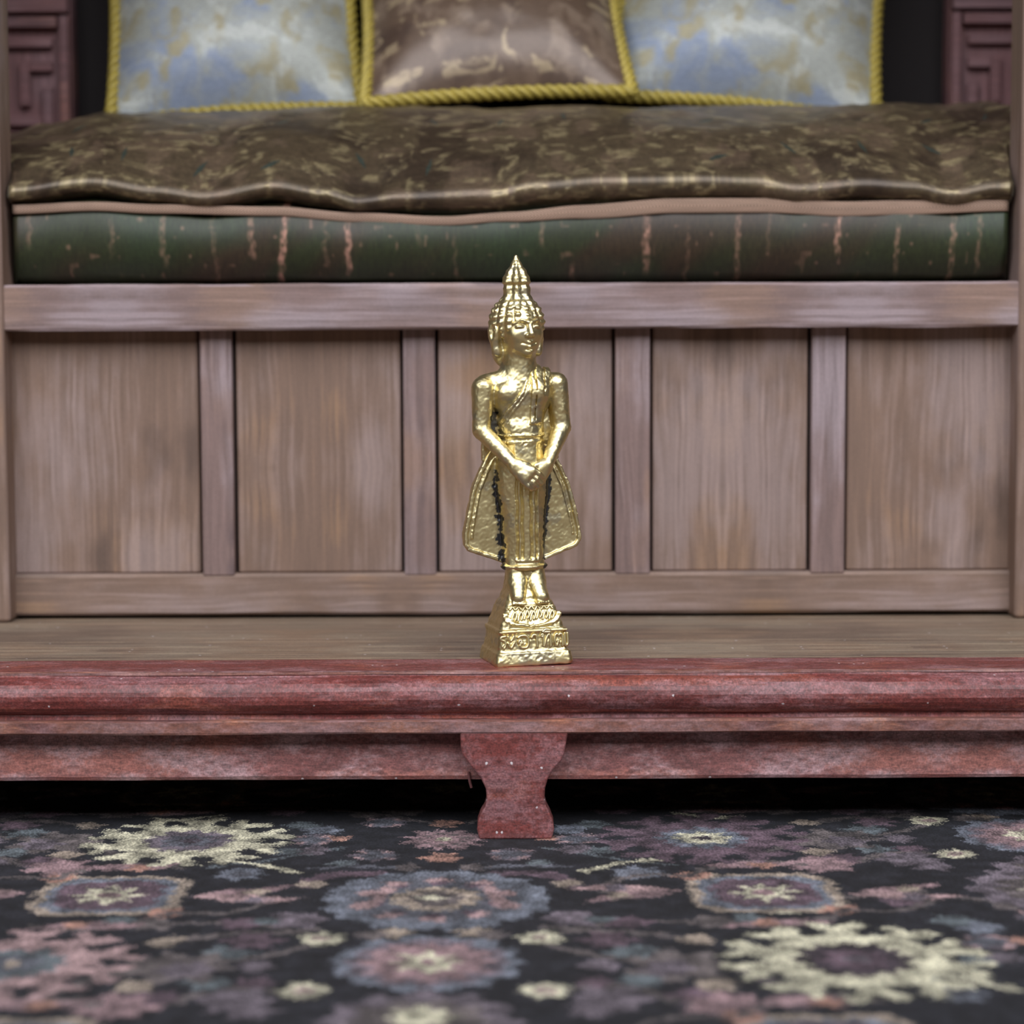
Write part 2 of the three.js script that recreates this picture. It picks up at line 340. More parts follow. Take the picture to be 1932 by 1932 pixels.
{
  // front base rail: flat top, quirk, half-round, cove and fillet
  const prof = [[0, -0.02], [6.9, -0.05], [7.15, -0.15], [7.2, -0.42], [7.35, -0.52]];
  for (let i = 0; i <= 12; i++) { const a = mix(Math.PI * 0.5, -Math.PI * 0.42, i / 12); prof.push([7.45 + 1.7 * Math.cos(a), -2.2 + 1.66 * Math.sin(a)]); }
  prof.push([7.85, -4.0], [8.1, -4.3], [3, -4.3], [3, -2], [0, -2]);
  let g = extrudeX(prof.slice().reverse(), -73, 73, 150, 0.10);
  g.computeVertexNormals();
  mesh('base_rail', boxUV(flatNormals(g), 40, 'x'), M.red, bed);
  mesh('edge_bead', boxUV(flatNormals(extrudeX([[7.0, -0.02], [7.24, -0.1], [7.27, -0.3], [7.05, -0.36]].reverse(), -73, 73, 150, 0.08)), 40, 'x'), M.worn, bed);
  mesh('fillet_strip', boxUV(flatNormals(extrudeX([[3, -4.28], [8.95, -4.3], [9.12, -4.42], [9.12, -5.35], [9.0, -5.5], [3, -5.5]].reverse(), -73, 73, 150, 0.12)), 40, 'x'), M.worn, bed);
  // apron under the rail
  g = extrudeX([[6.1, -5.3], [6.35, -8], [6.6, -9.9], [6.4, -10.25], [3.6, -10.25], [3.6, -5.3]].reverse(), -72, 72, 120, 0.12);
  mesh('apron', boxUV(flatNormals(g), 40, 'x'), M.apron, bed);
  mesh('added_side_apron', box(-72, -69, -10.2, -2.1, -82, 3.4, 0.3, 'z'), M.red, bed);  // unseen side and rear aprons, added to keep light out from under the deck
  mesh('added_side_apron', box(69, 72, -10.2, -2.1, -82, 3.4, 0.3, 'z'), M.red, bed);
  mesh('added_rear_apron', box(-69, 69, -10.2, -2.1, -82, -79, 0.3, 'x'), M.red, bed);
  // feet
  const ft = [[-5.35, -4.82, 5.04], [-6.7, -4.78, 4.8], [-7.53, -4.6, 4.62], [-8.12, -4.15, 4.36], [-8.96, -3.51, 3.62], [-9.65, -2.96, 3.19], [-10.63, -2.5, 2.91], [-11.61, -2.43, 2.86], [-12.3, -2.62, 3.06], [-12.99, -3.03, 3.4], [-13.73, -3.28, 3.67], [-14.42, -3.32, 3.74], [-15.0, -3.2, 3.6], [-15.3, -3.05, 3.45]];
  const sh = new THREE.Shape();
  const pts = [...ft.map(([y, l]) => new THREE.Vector2(l, y))].concat(ft.slice().reverse().map(([y, , r]) => new THREE.Vector2(r, y)));
  sh.setFromPoints(pts);
  const foot = () => { const e = new THREE.ExtrudeGeometry(sh, { depth: 2.1, bevelEnabled: true, bevelThickness: 0.22, bevelSize: 0.16, bevelOffset: -0.16, bevelSegments: 2 }); return boxUV(flatNormals(e), 40, 'x'); };
  for (const [x, z] of [[0, 6.75], [-62, 6.75], [62, 6.75], [-62, -79], [62, -79]]) { const m = mesh('foot', foot().translate(x, 0, z), M.red, bed); m.name = 'foot'; }
  // splinter hanging from the apron beside the middle foot
  mesh('splinter', boxUV(new THREE.TubeGeometry(new THREE.CatmullRomCurve3([[-4.1, -9.5, 6.7], [-4.02, -10.3, 6.75], [-3.85, -11.0, 6.7]].map((p) => new THREE.Vector3(...p))), 6, 0.13, 5), 40, 'y'), M.red, bed);
  // deck
  mesh('deck', box(-73, 73, -2, 0, -82, 0.02, 0.06, 'x'), M.deck, bed);
  // seat front: bottom rail, top rail, stiles and panels
  g = extrudeX([[-30.8, 0.42], [-30.5, 0.7], [-30.6, 4.6], [-30.85, 4.95], [-33.5, 4.95], [-33.5, 0.42]].reverse(), -60, 60, 60, 0.1);
  mesh('bottom_rail', boxUV(flatNormals(g), 40, 'x'), M.panel, bed);
  g = extrudeX([[-28.5, 31.5], [-28.3, 31.75], [-28.3, 36.1], [-28.6, 36.38], [-33.5, 36.38], [-33.5, 31.5]], -57, 57, 100, 0.16);
  mesh('top_rail', boxUV(flatNormals(g), 40, 'x'), M.rail, bed);
  const edges = [[-33.82, -30.33], [-11.77, -8.31], [11.28, 15.06], [32.6, 36.3]];
  for (const [a, b] of edges) mesh('stile', box(a, b, 4.7, 31.9, -32.6, -30.55, 0.22, 'y'), M.rail, bed);
  const px = [-56, ...edges.flat(), 56];
  for (let i = 0; i < 10; i += 2) {
    const gap = 0.3, a = px[i] + (i ? gap : 0), b = px[i + 1] - (i < 8 ? gap : 0);
    mesh('panel', box(a, b, 4.97, 33, -33.2, -31.4, 0.25, 'y'), M.panel, bed);
  }
  mesh('backing_board', box(-58, 58, 0.05, 34, -35, -33.2, 0.1, 'y'), M.inner, bed);
  // posts beside the seat front
  for (const s of [-1, 1]) {
    const a = s < 0 ? -60.5 : 54.35, b = s < 0 ? -54.35 : 60.5;
    mesh('post', box(a, b, 0, 118, -33.5, -27.9, 0.5, 'y'), M.panel, bed);
  }
  // seat board, side walls, back wall, roof
  mesh('seat_board', box(-69, 69, 34, 36.2, -80, -31, 0.2, 'x'), M.inner, bed);
  for (const s of [-1, 1]) mesh('side_wall', box(s < 0 ? -72 : 69, s < 0 ? -69 : 72, 0, 118, -82, -33.5, 0.3, 'y'), M.dark, bed);
  mesh('back_wall', box(-69, 69, 0, 118, -82, -80, 0.2, 'y'), M.inner, bed);
  mesh('roof', box(-74, 74, 118, 121, -84, -26, 0.4, 'x'), M.dark, bed);
  mesh('roof_fascia', box(-54.35, 54.35, 108, 118, -32.5, -29.5, 0.4, 'x'), M.dark, bed);
  // carved fret panels in the back, at both ends
  for (const s of [-1, 1]) {
    const X = (x) => s < 0 ? x : -x;
    const bar = (x0, x1, y0, y1, d, parent, nm = 'fret_bar') => mesh(nm, box(Math.min(X(x0), X(x1)), Math.max(X(x0), X(x1)), y0, y1, -76, -76 + d, 0.18, 'x'), M.dark, parent);
    const back = mesh('carved_panel', box(Math.min(X(-68.5), X(-56.2)), Math.max(X(-68.5), X(-56.2)), 36.3, 110, -79.5, -75.9, 0.3, 'y'), M.dark, bed);
    bar(-68, -56.4, 72.2, 76.5, 2.2, back, 'cross_rail');
    bar(-57.6, -56.4, 50, 71.9, 1.6, back, 'border'); bar(-68, -66.9, 50, 71.9, 1.6, back, 'border');
    bar(-66.6, -57.9, 70.4, 71.8, 1.5, back); bar(-66, -58.6, 67.9, 69.1, 1.2, back);
    bar(-65.9, -64.6, 58, 67.6, 1.2, back); bar(-62.8, -61.5, 60.5, 66.2, 1.2, back); bar(-61.5, -58.6, 64.9, 66.2, 1.2, back);
    bar(-59.9, -58.6, 58, 63, 1.2, back); bar(-64.6, -60, 58, 59.2, 1.2, back);
  }
}

// ---------------------------------------------------------------- mattress
const WAVE = [[-62, 46.0], [-54, 46.0], [-45, 46.9], [-38, 45.9], [-33, 45.3], [-25.4, 46.4], [-20, 45.6], [-16.4, 44.7], [-11.5, 45.2], [-2, 45.5], [3, 46.3], [10, 46.8], [20, 46.9], [26, 46.7], [31, 45.9], [38, 46.4], [43, 46.1], [47.5, 45.3], [52, 46.0], [62, 46.8]];
const BAND = [[-62, 44.9], [-54, 45.0], [-45, 45.3], [-38, 45.0], [-25.4, 44.7], [-16.4, 44.0], [-7.3, 43.6], [0, 44.0], [7.7, 44.5], [18, 45.1], [27, 45.1], [36, 44.7], [42, 44.8], [54, 45.0], [62, 45.2]];
const CREST = [[-62, 53], [-58, 55.2], [-54, 56.2], [-47, 57.4], [-32, 57.9], [-18, 58.2], [0, 58.0], [15, 58.0], [35, 58.2], [50, 58.3], [57, 58.6], [62, 56.5]];
const LIP = [[-62, 0.5], [-20, 0.5], [-16, 0.5], [-6, 1.0], [3, 1.4], [15, 1.7], [26, 1.5], [38, 0.9], [62, 0.7]];
function sheet(nx, ns, fn, wrapEnds = true) {     // closed tube-like strip from a profile fn(x, s) -> [z, y], s = 0..1 closed
  const pos = [], uv = [], idx = [];
  for (let i = 0; i <= nx; i++) for (let j = 0; j <= ns; j++) {
    const x = mix(-62, 62, i / nx), [z, y, vv] = fn(x, j / ns);
    pos.push(x, y, z); uv.push((x + 62) / 124, vv ?? j / ns);
  }
  const n = ns + 1;
  for (let i = 0; i < nx; i++) for (let j = 0; j < ns; j++) { const a = i * n + j, b = a + 1, c = a + n, d = c + 1; idx.push(a, b, c, b, d, c); }
  if (wrapEnds) for (const e of [0, nx]) for (let j = 1; j < ns - 1; j++) { const a = e * n, b = a + j, c = b + 1; e ? idx.push(a, b, c) : idx.push(a, c, b); }
  const g = new THREE.BufferGeometry();
  g.setAttribute('position', new THREE.Float32BufferAttribute(pos, 3));
  g.setAttribute('uv', new THREE.Float32BufferAttribute(uv, 2));
  g.setIndex(idx); g.computeVertexNormals();
  return g;
}
function polyProfile(P) {                        // arc length sampler over a list of points
  const L = [0]; for (let i = 1; i < P.length; i++) L.push(L[i - 1] + Math.hypot(P[i][0] - P[i - 1][0], P[i][1] - P[i - 1][1]));
  return (s) => { const d = s * L[L.length - 1]; let i = 1; while (i < P.length - 1 && L[i] < d) i++; const t = (d - L[i - 1]) / (L[i] - L[i - 1] || 1); return [mix(P[i - 1][0], P[i][0], t), mix(P[i - 1][1], P[i][1], t)]; };
}
const brownTex = dataTex(1536, 512, (px, py) => {
  const x = px / 1536 * 124, y = py / 512 * 42;
  const w = fbm2(x * 0.15, y * 0.15, 600) * 3;
  const a = fbm2(x * 0.22 + w * 0.3, y * 0.3, 610, 4), b = fbm2(x * 0.75 + w, y * 1.5, 620, 4), f = noise2(x * 1.4, y * 7, 630);
  let c = [82, 69, 52];
  c = mix3(c, [64, 52, 40], sstep(0, 0.4, a));
  c = mix3(c, [116, 96, 78], sstep(0.05, 0.4, fbm2(x * 0.3, y * 0.4, 640, 4)) * 0.5);
  c = mix3(c, [134, 120, 88], sstep(-0.05, 0.45, b) * 0.5);
  c = mix3(c, [168, 154, 114], sstep(0.22, 0.5, b + 0.25 * f) * 0.3);
  const ci = Math.floor(x / 8), cj = Math.floor(y / 7), h1 = hash3(ci, cj, 661), h2 = hash3(ci, cj, 662), ang = h2 * 3;     // small slits in the weave
  const sx = x - (ci + 0.2 + 0.6 * h1) * 8, sy = y - (cj + 0.2 + 0.6 * h2) * 7, su = sx * Math.cos(ang) + sy * Math.sin(ang), sv = -sx * Math.sin(ang) + sy * Math.cos(ang);
  if (h1 > 0.35 && Math.abs(su) < 1.1 && Math.abs(sv) < 0.26 * (1 - Math.abs(su) / 1.3)) c = [60, 66, 58];
  const k = 1 + 0.10 * f + 0.08 * noise2(x * 6, y * 6, 655);
  return c.map((v) => v * k);
});
const greenTex = dataTex(2048, 256, (px, py) => {
  const x = px / 2048 * 124 - 62, y = py / 256 * 12;
  let c = mix3([42, 48, 26], [55, 43, 29], sstep(-0.1, 0.35, fbm2(x * 0.12 + y * 0.1, y * 0.06, 700, 3)));
  c = mix3(c, [40, 55, 32], sstep(0.05, 0.4, fbm2(x * 0.1, y * 0.1, 702, 3)) * 0.6);
  const streak = (x0, w, k, y0 = 0, y1 = 12, slant = 0) => {
    const d = Math.abs(x - x0 - slant * (y - 6) + 0.25 * noise2(y * 1.2, x0, 705));
    const t = sstep(w, w * 0.35, d) * k * sstep(y0 - 0.6, y0 + 0.6, y) * sstep(y1 + 0.6, y1 - 0.6, y) * (0.65 + 0.5 * noise2(y * 2.2, x * 3, 706 + Math.round(x0)));
    c = mix3(c, [164, 122, 104], clamp(t));
  };
  streak(-24.6, 0.55, 1.2, 0, 12, -0.12); streak(-28, 0.5, 0.6, 1, 7); streak(-17.6, 0.5, 0.9, 0, 9); streak(-20, 0.4, 0.4, 2, 8); streak(-32, 0.4, 0.35); streak(-37.5, 0.5, 0.5, 2, 8); streak(-43, 0.4, 0.4, 3, 7); streak(-52, 0.4, 0.4, 0, 6);
  streak(-10, 0.4, 0.4, 0, 6); streak(-6, 0.3, 0.35, 5, 10); streak(6.7, 0.4, 0.6, 8, 10.5); streak(3.4, 0.4, 0.5, 3, 6); streak(14.6, 0.6, 0.8, 0, 9); streak(19, 0.35, 0.35, 4, 11); streak(24.4, 0.45, 0.55, 0, 11); streak(27.8, 0.3, 0.3, 2, 7); streak(35.2, 0.5, 0.8, 0, 7); streak(41.6, 0.4, 0.6, 4, 9); streak(47.6, 0.45, 0.7, 0, 11); streak(50.5, 0.35, 0.45, 3, 9); streak(55, 0.4, 0.4);
  const fl = noise2(x * 1.3, y * 1.0, 710); if (fl > 0.72) c = mix3(c, [140, 104, 88], (fl - 0.72) * 2.5);
  const k = 1 + 0.12 * noise2(x * 8, y * 1.5, 712) + 0.08 * noise2(x * 5, y * 5, 713);
  return c.map((v) => v * k);
});
const twillTex = dataTex(2048, 64, (px, py) => {
  const k = 0.5 + 0.5 * Math.sin((px * 1.0 + py * 0.5) * Math.PI * 2 / 6);
  const n = 1 + 0.1 * fbm2(px * 0.02, py * 0.1, 720);
  return mix3([96, 80, 64], [180, 146, 126], k).map((v) => v * n);
});
const silk = (o) => new THREE.MeshPhysicalMaterial({ roughness: 0.5, sheen: 0.5, sheenRoughness: 0.4, sheenColor: new THREE.Color(0.4, 0.36, 0.28), ...o });
{
  const m = thing('mattress', 'puffy mattress with brown brocade top, pink tape and green brocade side on the seat', 'mattress');
  const front = (x) => mix(-28.5, -34.2, sstep(53.85, 54.25, Math.abs(x)));      // the ends tuck in behind the posts
  // brown brocade cover: bulging top, rolled front edge and underside
  const coverPts = (x) => {
    const E = lerpTable(WAVE, x), Cr = lerpTable(CREST, x), lip = lerpTable(LIP, x);
    const P = [];
    P.push([-71.5, 46.5], [-72.6, Cr - 3.5], [-71, Cr - 0.9]);
    for (let i = 0; i <= 26; i++) {                 // bulging top
      const t = i / 26, z = mix(-66, -31.6, Math.pow(t, 0.72));
      let y = mix(Cr, E + 2.6, Math.pow((-66 - z) / -34.4, 3.0));
      y += 0.6 * fbm2(x * 0.11, z * 0.16, 810) + 0.35 * fbm2(x * 0.35, z * 0.5, 812) * (1 - t * 0.4);
      P.push([z, y]);
    }
    // pressed flat edge that flares forward
    P.push([-31.2, E + 2.25], [-30.9, E + 1.75], [-30.3, E + 1.42], [-29.6, E + 1.12], [-29.05, E + 0.75], [-28.72, E + 0.35], [-28.6, E - 0.02], [-28.75, E - 0.15], [-29.4, E - 0.2 - lip * 0.35], [-30.2, E - 0.35 - lip * 0.85], [-30.6, E - 0.45 - lip]);
    P.push([-40, E - 0.8 - lip], [-71.5, 46.5]);
    return P.map(([z, y]) => [Math.min(z, front(x)), y]);
  };
  let g = sheet(260, 64, (x, s) => { const q = polyProfile(coverPts(x))(s); return [q[0], q[1], s]; });
  const p = g.attributes.position, uv = g.attributes.uv;
  for (let i = 0; i < p.count; i++) uv.setXY(i, (p.getX(i) + 62) / 124, clamp((-p.getZ(i) - 29 + (p.getY(i) - 46) * -0.35) / 42));
  mesh('brocade_top', g, silk({ map: brownTex, roughness: 0.38, metalness: 0.4, bumpMap: brownTex, bumpScale: 0.0003 }), m);
  // green brocade side
  g = sheet(220, 30, (x, s) => {
    const E = lerpTable(WAVE, x), n = 0.35 * fbm2(x * 0.14, s * 1.5, 830) + 0.25 * fbm2(x * 0.5, s * 0.7, 831);
    const P = [[-71, 45], [-40, E - 1.0], [-31, E - 0.7], [-30.35, E - 1.3], [-29.95 + n, 43.6], [-29.7 + n, 42.2], [-30.1 + n, 39.8], [-31.2 + n, 37.8], [-32, 36.5], [-71, 36.5], [-71, 45]].map(([z, y]) => [Math.min(z, front(x)), y]);
    return polyProfile(P)(s);
  });
  const p2 = g.attributes.position, uv2 = g.attributes.uv;
  for (let i = 0; i < p2.count; i++) uv2.setXY(i, (p2.getX(i) + 62) / 124, clamp((46.5 - p2.getY(i)) / 12));
  mesh('brocade_side', g, silk({ map: greenTex, roughness: 0.55, sheen: 0.2 }), m);
  // pink twill tape
  g = sheet(220, 12, (x, s) => {
    const B = lerpTable(BAND, x), a = s * Math.PI * 2, n = 0.35 * fbm2(x * 0.14, 0.3, 830) + 0.25 * fbm2(x * 0.5, 0.2, 831);
    const w = 0.5 + 0.3 * sstep(-3, 12, x) - 0.2 * sstep(40, 55, x);
    return [Math.min(-29.9 + n * 0.8 + 0.16 * Math.cos(a), front(x)), B - 0.5 + w * Math.sin(a), s * 2];
  });
  mesh('twill_tape', g, std({ map: twillTex, roughness: 0.8 }), m);
}

// ---------------------------------------------------------------- pillows
const brocade = (s, A, B, Cc, D) => dataTex(512, 512, (px, py) => {
  const x = px / 512 * 32, y = py / 512 * 32, w = fbm2(x * 0.2, y * 0.2, s) * 3;
  let c = mix3(A, B, sstep(-0.15, 0.45, fbm2(x * 0.26 + w * 0.4, y * 0.22, s + 5, 4)));
  c = mix3(c, Cc, sstep(0.02, 0.5, fbm2(x * 0.34, y * 0.3 + w * 0.4, s + 15, 4)));
  c = mix3(c, D, sstep(0.16, 0.42, fbm2(x * 0.4 + w, y * 0.45, s + 25, 3)) * 0.7);
  const k = 1 + 0.06 * noise2(x * 7, y * 7, s + 35) + 0.05 * noise2(x * 2, y * 14, s + 36);
  return c.map((v) => v * k);
});
const paleTex = brocade(900, [152, 154, 146], [128, 138, 156], [146, 138, 110], [174, 176, 170]);
const brownPillowTex = brocade(950, [96, 78, 64], [78, 62, 52], [122, 104, 88], [168, 150, 118]);
const cordMat = std({ map: dataTex(64, 64, (x, y) => { const k = 1 + 0.25 * noise2(x * 0.25, y * 0.9, 980); return [158 * k, 140 * k, 62 * k]; }), roughness: 0.5, metalness: 0.2 });
class CordStrand extends THREE.Curve {
  constructor(fn, ph, turns, r) { super(); Object.assign(this, { fn, ph, turns, r }); }
  getPoint(t) {
    const p = this.fn(t), q = this.fn(t + 0.002), tx = q[0] - p[0], ty = q[1] - p[1], l = Math.hypot(tx, ty) || 1;
    const a = t * Math.PI * 2 * this.turns + this.ph;
    return new THREE.Vector3(p[0] - ty / l * this.r * Math.cos(a), p[1] + tx / l * this.r * Math.cos(a), p[2] + this.r * Math.sin(a));
  }
}
function pillow(name, label, W, H, T, mat, pos, rot) {
  const o = thing(name, label, 'pillow', 'cord-trimmed pillows leaning at the back of the bed');
  const edge = (u, v) => [W * u * (1 - 0.055 * (1 - v * v)), H * v * (1 - 0.055 * (1 - u * u))];
  const N = 40, pos3 = [], uv = [], idx = [];
  for (const side of [1, -1]) {
    const base = pos3.length / 3;
    for (let i = 0; i <= N; i++) for (let j = 0; j <= N; j++) {
      const u = i / N * 2 - 1, v = j / N * 2 - 1, [x, y] = edge(u, v);
      const k = Math.pow(clamp(1 - Math.pow(Math.abs(u), 3)), 0.95) * Math.pow(clamp(1 - Math.pow(Math.abs(v), 3)), 0.95);
      pos3.push(x, y, side * T * k * (1 + 0.10 * fbm2(u * 2 + pos[0], v * 2, 990)) + 0.12 * fbm2(u * 6, v * 6, 991) * k);
      uv.push(u * 0.5 + 0.5, v * 0.5 + 0.5);
    }
    for (let i = 0; i < N; i++) for (let j = 0; j < N; j++) { const a = base + i * (N + 1) + j, b = a + 1, c = a + N + 1, d = c + 1; side > 0 ? idx.push(a, c, b, b, c, d) : idx.push(a, b, c, b, d, c); }
  }
  let g = new THREE.BufferGeometry();
  g.setAttribute('position', new THREE.Float32BufferAttribute(pos3, 3)); g.setAttribute('uv', new THREE.Float32BufferAttribute(uv, 2)); g.setIndex(idx); g.computeVertexNormals();
  mesh('cover', g, mat, o);
  const rim = (t) => {
    t = ((t % 1) + 1) % 1 * 4; const k = Math.floor(t), f = (t - k) * 2 - 1;
    const [u, v] = [[f, -1], [1, f], [-f, 1], [-1, -f]][k];
    const [x, y] = edge(u, v);
    return [x, y, 0];
  };
  const strands = [0, 1, 2].map((i) => new THREE.TubeGeometry(new CordStrand(rim, i * Math.PI * 2 / 3, Math.round((W + H) * 4 / 3.6), 0.45), 520, 0.46, 6, true));
  mesh('cord_trim', mergeGeometries(strands), cordMat, o);
  o.position.set(pos[0] * MM, pos[1] * MM, pos[2] * MM); o.rotation.set(...rot);
  return o;
}
const paleSilk = silk({ map: paleTex, roughness: 0.5, metalness: 0.15 });
pillow('pillow', 'pale silver blue brocade pillow with gold cord, left of the brown pillow', 15.4, 15.5, 5.0, paleSilk, [-34.5, 71.6, -68.6], [-0.45, 0.0, 0.07]);
pillow('pillow_001', 'brown satin pillow with gold cord trim, in the middle of the three', 16.0, 15.0, 5.6, silk({ map: brownPillowTex, roughness: 0.36, metalness: 0.15 }), [-2.2, 70.3, -65.0], [-0.72, 0.0, 0.06]);
pillow('pillow_002', 'pale blue grey brocade pillow with gold cord, right of the brown pillow', 16.8, 15.5, 5.0, paleSilk, [29.8, 72.2, -68.6], [-0.45, 0.0, -0.12]);

// ---------------------------------------------------------------- gilt figurine (signed distance field, meshed with surface nets)
const smin = (a, b, k) => { const h = Math.max(k - Math.abs(a - b), 0) / k; return Math.min(a, b) - h * h * k * 0.25; };
const smax = (a, b, k) => -smin(-a, -b, k);
function cap(x, y, z, a, b, ra, rb) {
  const bx = b[0] - a[0], by = b[1] - a[1], bz = b[2] - a[2], px = x - a[0], py = y - a[1], pz = z - a[2];
  const h = clamp((px * bx + py * by + pz * bz) / (bx * bx + by * by + bz * bz));
  const dx = px - bx * h, dy = py - by * h, dz = pz - bz * h;
  return Math.sqrt(dx * dx + dy * dy + dz * dz) - (ra + (rb - ra) * h);
}
function ell(x, y, z, cx, cy, cz, rx, ry, rz) {
  const px = (x - cx) / rx, py = (y - cy) / ry, pz = (z - cz) / rz;
  const k0 = Math.sqrt(px * px + py * py + pz * pz), k1 = Math.sqrt(px * px / (rx * rx) + py * py / (ry * ry) + pz * pz / (rz * rz));
  return k1 < 1e-6 ? -Math.min(rx, ry, rz) : k0 * (k0 - 1) / k1;
}
const castNoise = (x, y, z) => 0.045 * noise3(x * 1.3, y * 1.3, z * 1.3) + 0.026 * noise3(x * 3.4, y * 3.4, z * 3.4) + 0.03 * noise3(x * 6.5, y * 6.5, z * 6.5);
function surfaceNets(f, lo, hi, h) {
  const n = [0, 1, 2].map((i) => Math.ceil((hi[i] - lo[i]) / h / 4) * 4 + 1), [nx, ny, nz] = n;
  const V = new Float32Array(nx * ny * nz), at = (i, j, k) => (k * ny + j) * nx + i;
  V.fill(1);
  const B = 4, lim = h * B * 0.9 + 0.45;
  for (let k = 0; k < nz; k += B) for (let j = 0; j < ny; j += B) for (let i = 0; i < nx; i += B) {
    const d = f(lo[0] + (i + 1.5) * h, lo[1] + (j + 1.5) * h, lo[2] + (k + 1.5) * h), far = Math.abs(d) > lim;
    for (let c = k; c < Math.min(k + B, nz); c++) for (let b = j; b < Math.min(j + B, ny); b++) for (let a = i; a < Math.min(i + B, nx); a++)
      V[at(a, b, c)] = far ? d : f(lo[0] + a * h, lo[1] + b * h, lo[2] + c * h);
  }
  const id = new Int32Array(nx * ny * nz).fill(-1), pos = [], idx = [];
  for (let k = 0; k < nz - 1; k++) for (let j = 0; j < ny - 1; j++) for (let i = 0; i < nx - 1; i++) {
    let m = 0, sx = 0, sy = 0, sz = 0, cnt = 0;
    const c = [V[at(i, j, k)], V[at(i + 1, j, k)], V[at(i, j + 1, k)], V[at(i + 1, j + 1, k)], V[at(i, j, k + 1)], V[at(i + 1, j, k + 1)], V[at(i, j + 1, k + 1)], V[at(i + 1, j + 1, k + 1)]];
    for (let q = 0; q < 8; q++) if (c[q] < 0) m |= 1 << q;
    if (m === 0 || m === 255) continue;
    for (let q = 0; q < 8; q++) for (let b = 0; b < 3; b++) {
      const r = q | (1 << b); if (r === q) continue;
      if ((c[q] < 0) === (c[r] < 0)) continue;
      const t = c[q] / (c[q] - c[r]);
      sx += (q & 1) + (b === 0 ? t : 0); sy += ((q >> 1) & 1) + (b === 1 ? t : 0); sz += ((q >> 2) & 1) + (b === 2 ? t : 0); cnt++;
    }
    id[at(i, j, k)] = pos.length / 3;
    pos.push(lo[0] + (i + sx / cnt) * h, lo[1] + (j + sy / cnt) * h, lo[2] + (k + sz / cnt) * h);
  }
  const quad = (a, b, c, d, flip) => { if (a < 0 || b < 0 || c < 0 || d < 0) return; flip ? idx.push(a, c, b, a, d, c) : idx.push(a, b, c, a, c, d); };
  for (let k = 1; k < nz - 1; k++) for (let j = 1; j < ny - 1; j++) for (let i = 1; i < nx - 1; i++) {
    const s = V[at(i, j, k)] < 0;
    if (s !== V[at(i + 1, j, k)] < 0) quad(id[at(i, j - 1, k - 1)], id[at(i, j, k - 1)], id[at(i, j, k)], id[at(i, j - 1, k)], !s);
    if (s !== V[at(i, j + 1, k)] < 0) quad(id[at(i - 1, j, k - 1)], id[at(i - 1, j, k)], id[at(i, j, k)], id[at(i, j, k - 1)], !s);
    if (s !== V[at(i, j, k + 1)] < 0) quad(id[at(i - 1, j - 1, k)], id[at(i, j - 1, k)], id[at(i, j, k)], id[at(i - 1, j, k)], !s);
  }
  const g = new THREE.BufferGeometry();
  g.setAttribute('position', new THREE.Float32BufferAttribute(pos, 3)); g.setIndex(idx); g.computeVertexNormals();
  return g;
}
const torso = (x, y, z) => {
  let d = ell(x, y, z, 0, 25.1, 0, 2.85, 2.5, 1.7);
  d = smin(d, cap(Math.abs(x), y, z, [0, 26.8, -0.2], [3.1, 26.2, -0.3], 1.0, 0.95), 0.6);
  d = smin(d, ell(x, y, z, -1.2, 25.3, 0.75, 1.4, 1.15, 1.15), 0.3);
  d = smin(d, ell(x, y, z, 1.2, 25.3, 0.75, 1.4, 1.15, 1.15), 0.3);
  d = smin(d, ell(x, y, z, 0, 22.2, 0.05, 2.0, 2.8, 1.5), 0.9);
  d = smin(d, ell(x, y, z, 0, 21.6, 0.6, 1.6, 1.5, 1.25), 0.5);
  d = smin(d, ell(x, y, z, 0, 18.9, 0.05, 2.35, 2.3, 1.6), 0.8);
  return d;
};
const RH = { p0: [-1.15, 18.55, 2.65], p1: [-0.2, 17.75, 3.15], dir: [0.74, -0.67, 0.06], per: [0.67, 0.74, 0] };
const LHn = { p0: [1.75, 18.4, 2.05], p1: [0.95, 17.65, 2.1], dir: [-0.72, -0.69, 0.0], per: [-0.69, 0.72, 0] };
function hand(x, y, z, H, r) {
  let d = 1e9;
  for (const o of [-0.34, 0.02, 0.36]) d = smin(d, cap(x, y, z, [H.p0[0] + H.per[0] * o * 0.7, H.p0[1] + H.per[1] * o * 0.7, H.p0[2]], [H.p1[0] + H.per[0] * o * 1.5, H.p1[1] + H.per[1] * o * 1.5, H.p1[2]], 0.56, 0.5), 0.4);
  const len = [1.2, 1.45, 1.4, 1.1];
  for (let i = 0; i < 4; i++) {
    const o = (i - 1.5) * 0.5, a = [H.p1[0] + H.per[0] * o, H.p1[1] + H.per[1] * o, H.p1[2] + 0.08], L = len[3 - i];
    const m = [a[0] + H.dir[0] * L * 0.55, a[1] + H.dir[1] * L * 0.55, a[2] + 0.1], e = [a[0] + H.dir[0] * L, a[1] + H.dir[1] * L, a[2] - 0.12];
    d = smin(d, Math.min(cap(x, y, z, a, m, r, r * 0.95), cap(x, y, z, m, e, r * 0.95, r * 0.85)), 0.1);
  }
  const t = [H.p0[0] + H.per[0] * 0.5, H.p0[1] + H.per[1] * 0.5, H.p0[2] + 0.2];
  d = smin(d, Math.min(cap(x, y, z, t, [t[0] + H.dir[0] * 0.6 + H.per[0] * 0.3, t[1] + H.dir[1] * 0.6 + H.per[1] * 0.3, t[2] + 0.15], 0.27, 0.24), cap(x, y, z, [t[0] + H.dir[0] * 0.6 + H.per[0] * 0.3, t[1] + H.dir[1] * 0.6 + H.per[1] * 0.3, t[2] + 0.15], [t[0] + H.dir[0] * 1.25 + H.per[0] * 0.25, t[1] + H.dir[1] * 1.25 + H.per[1] * 0.25, t[2] + 0.1], 0.24, 0.2)), 0.12);
  return d;
}
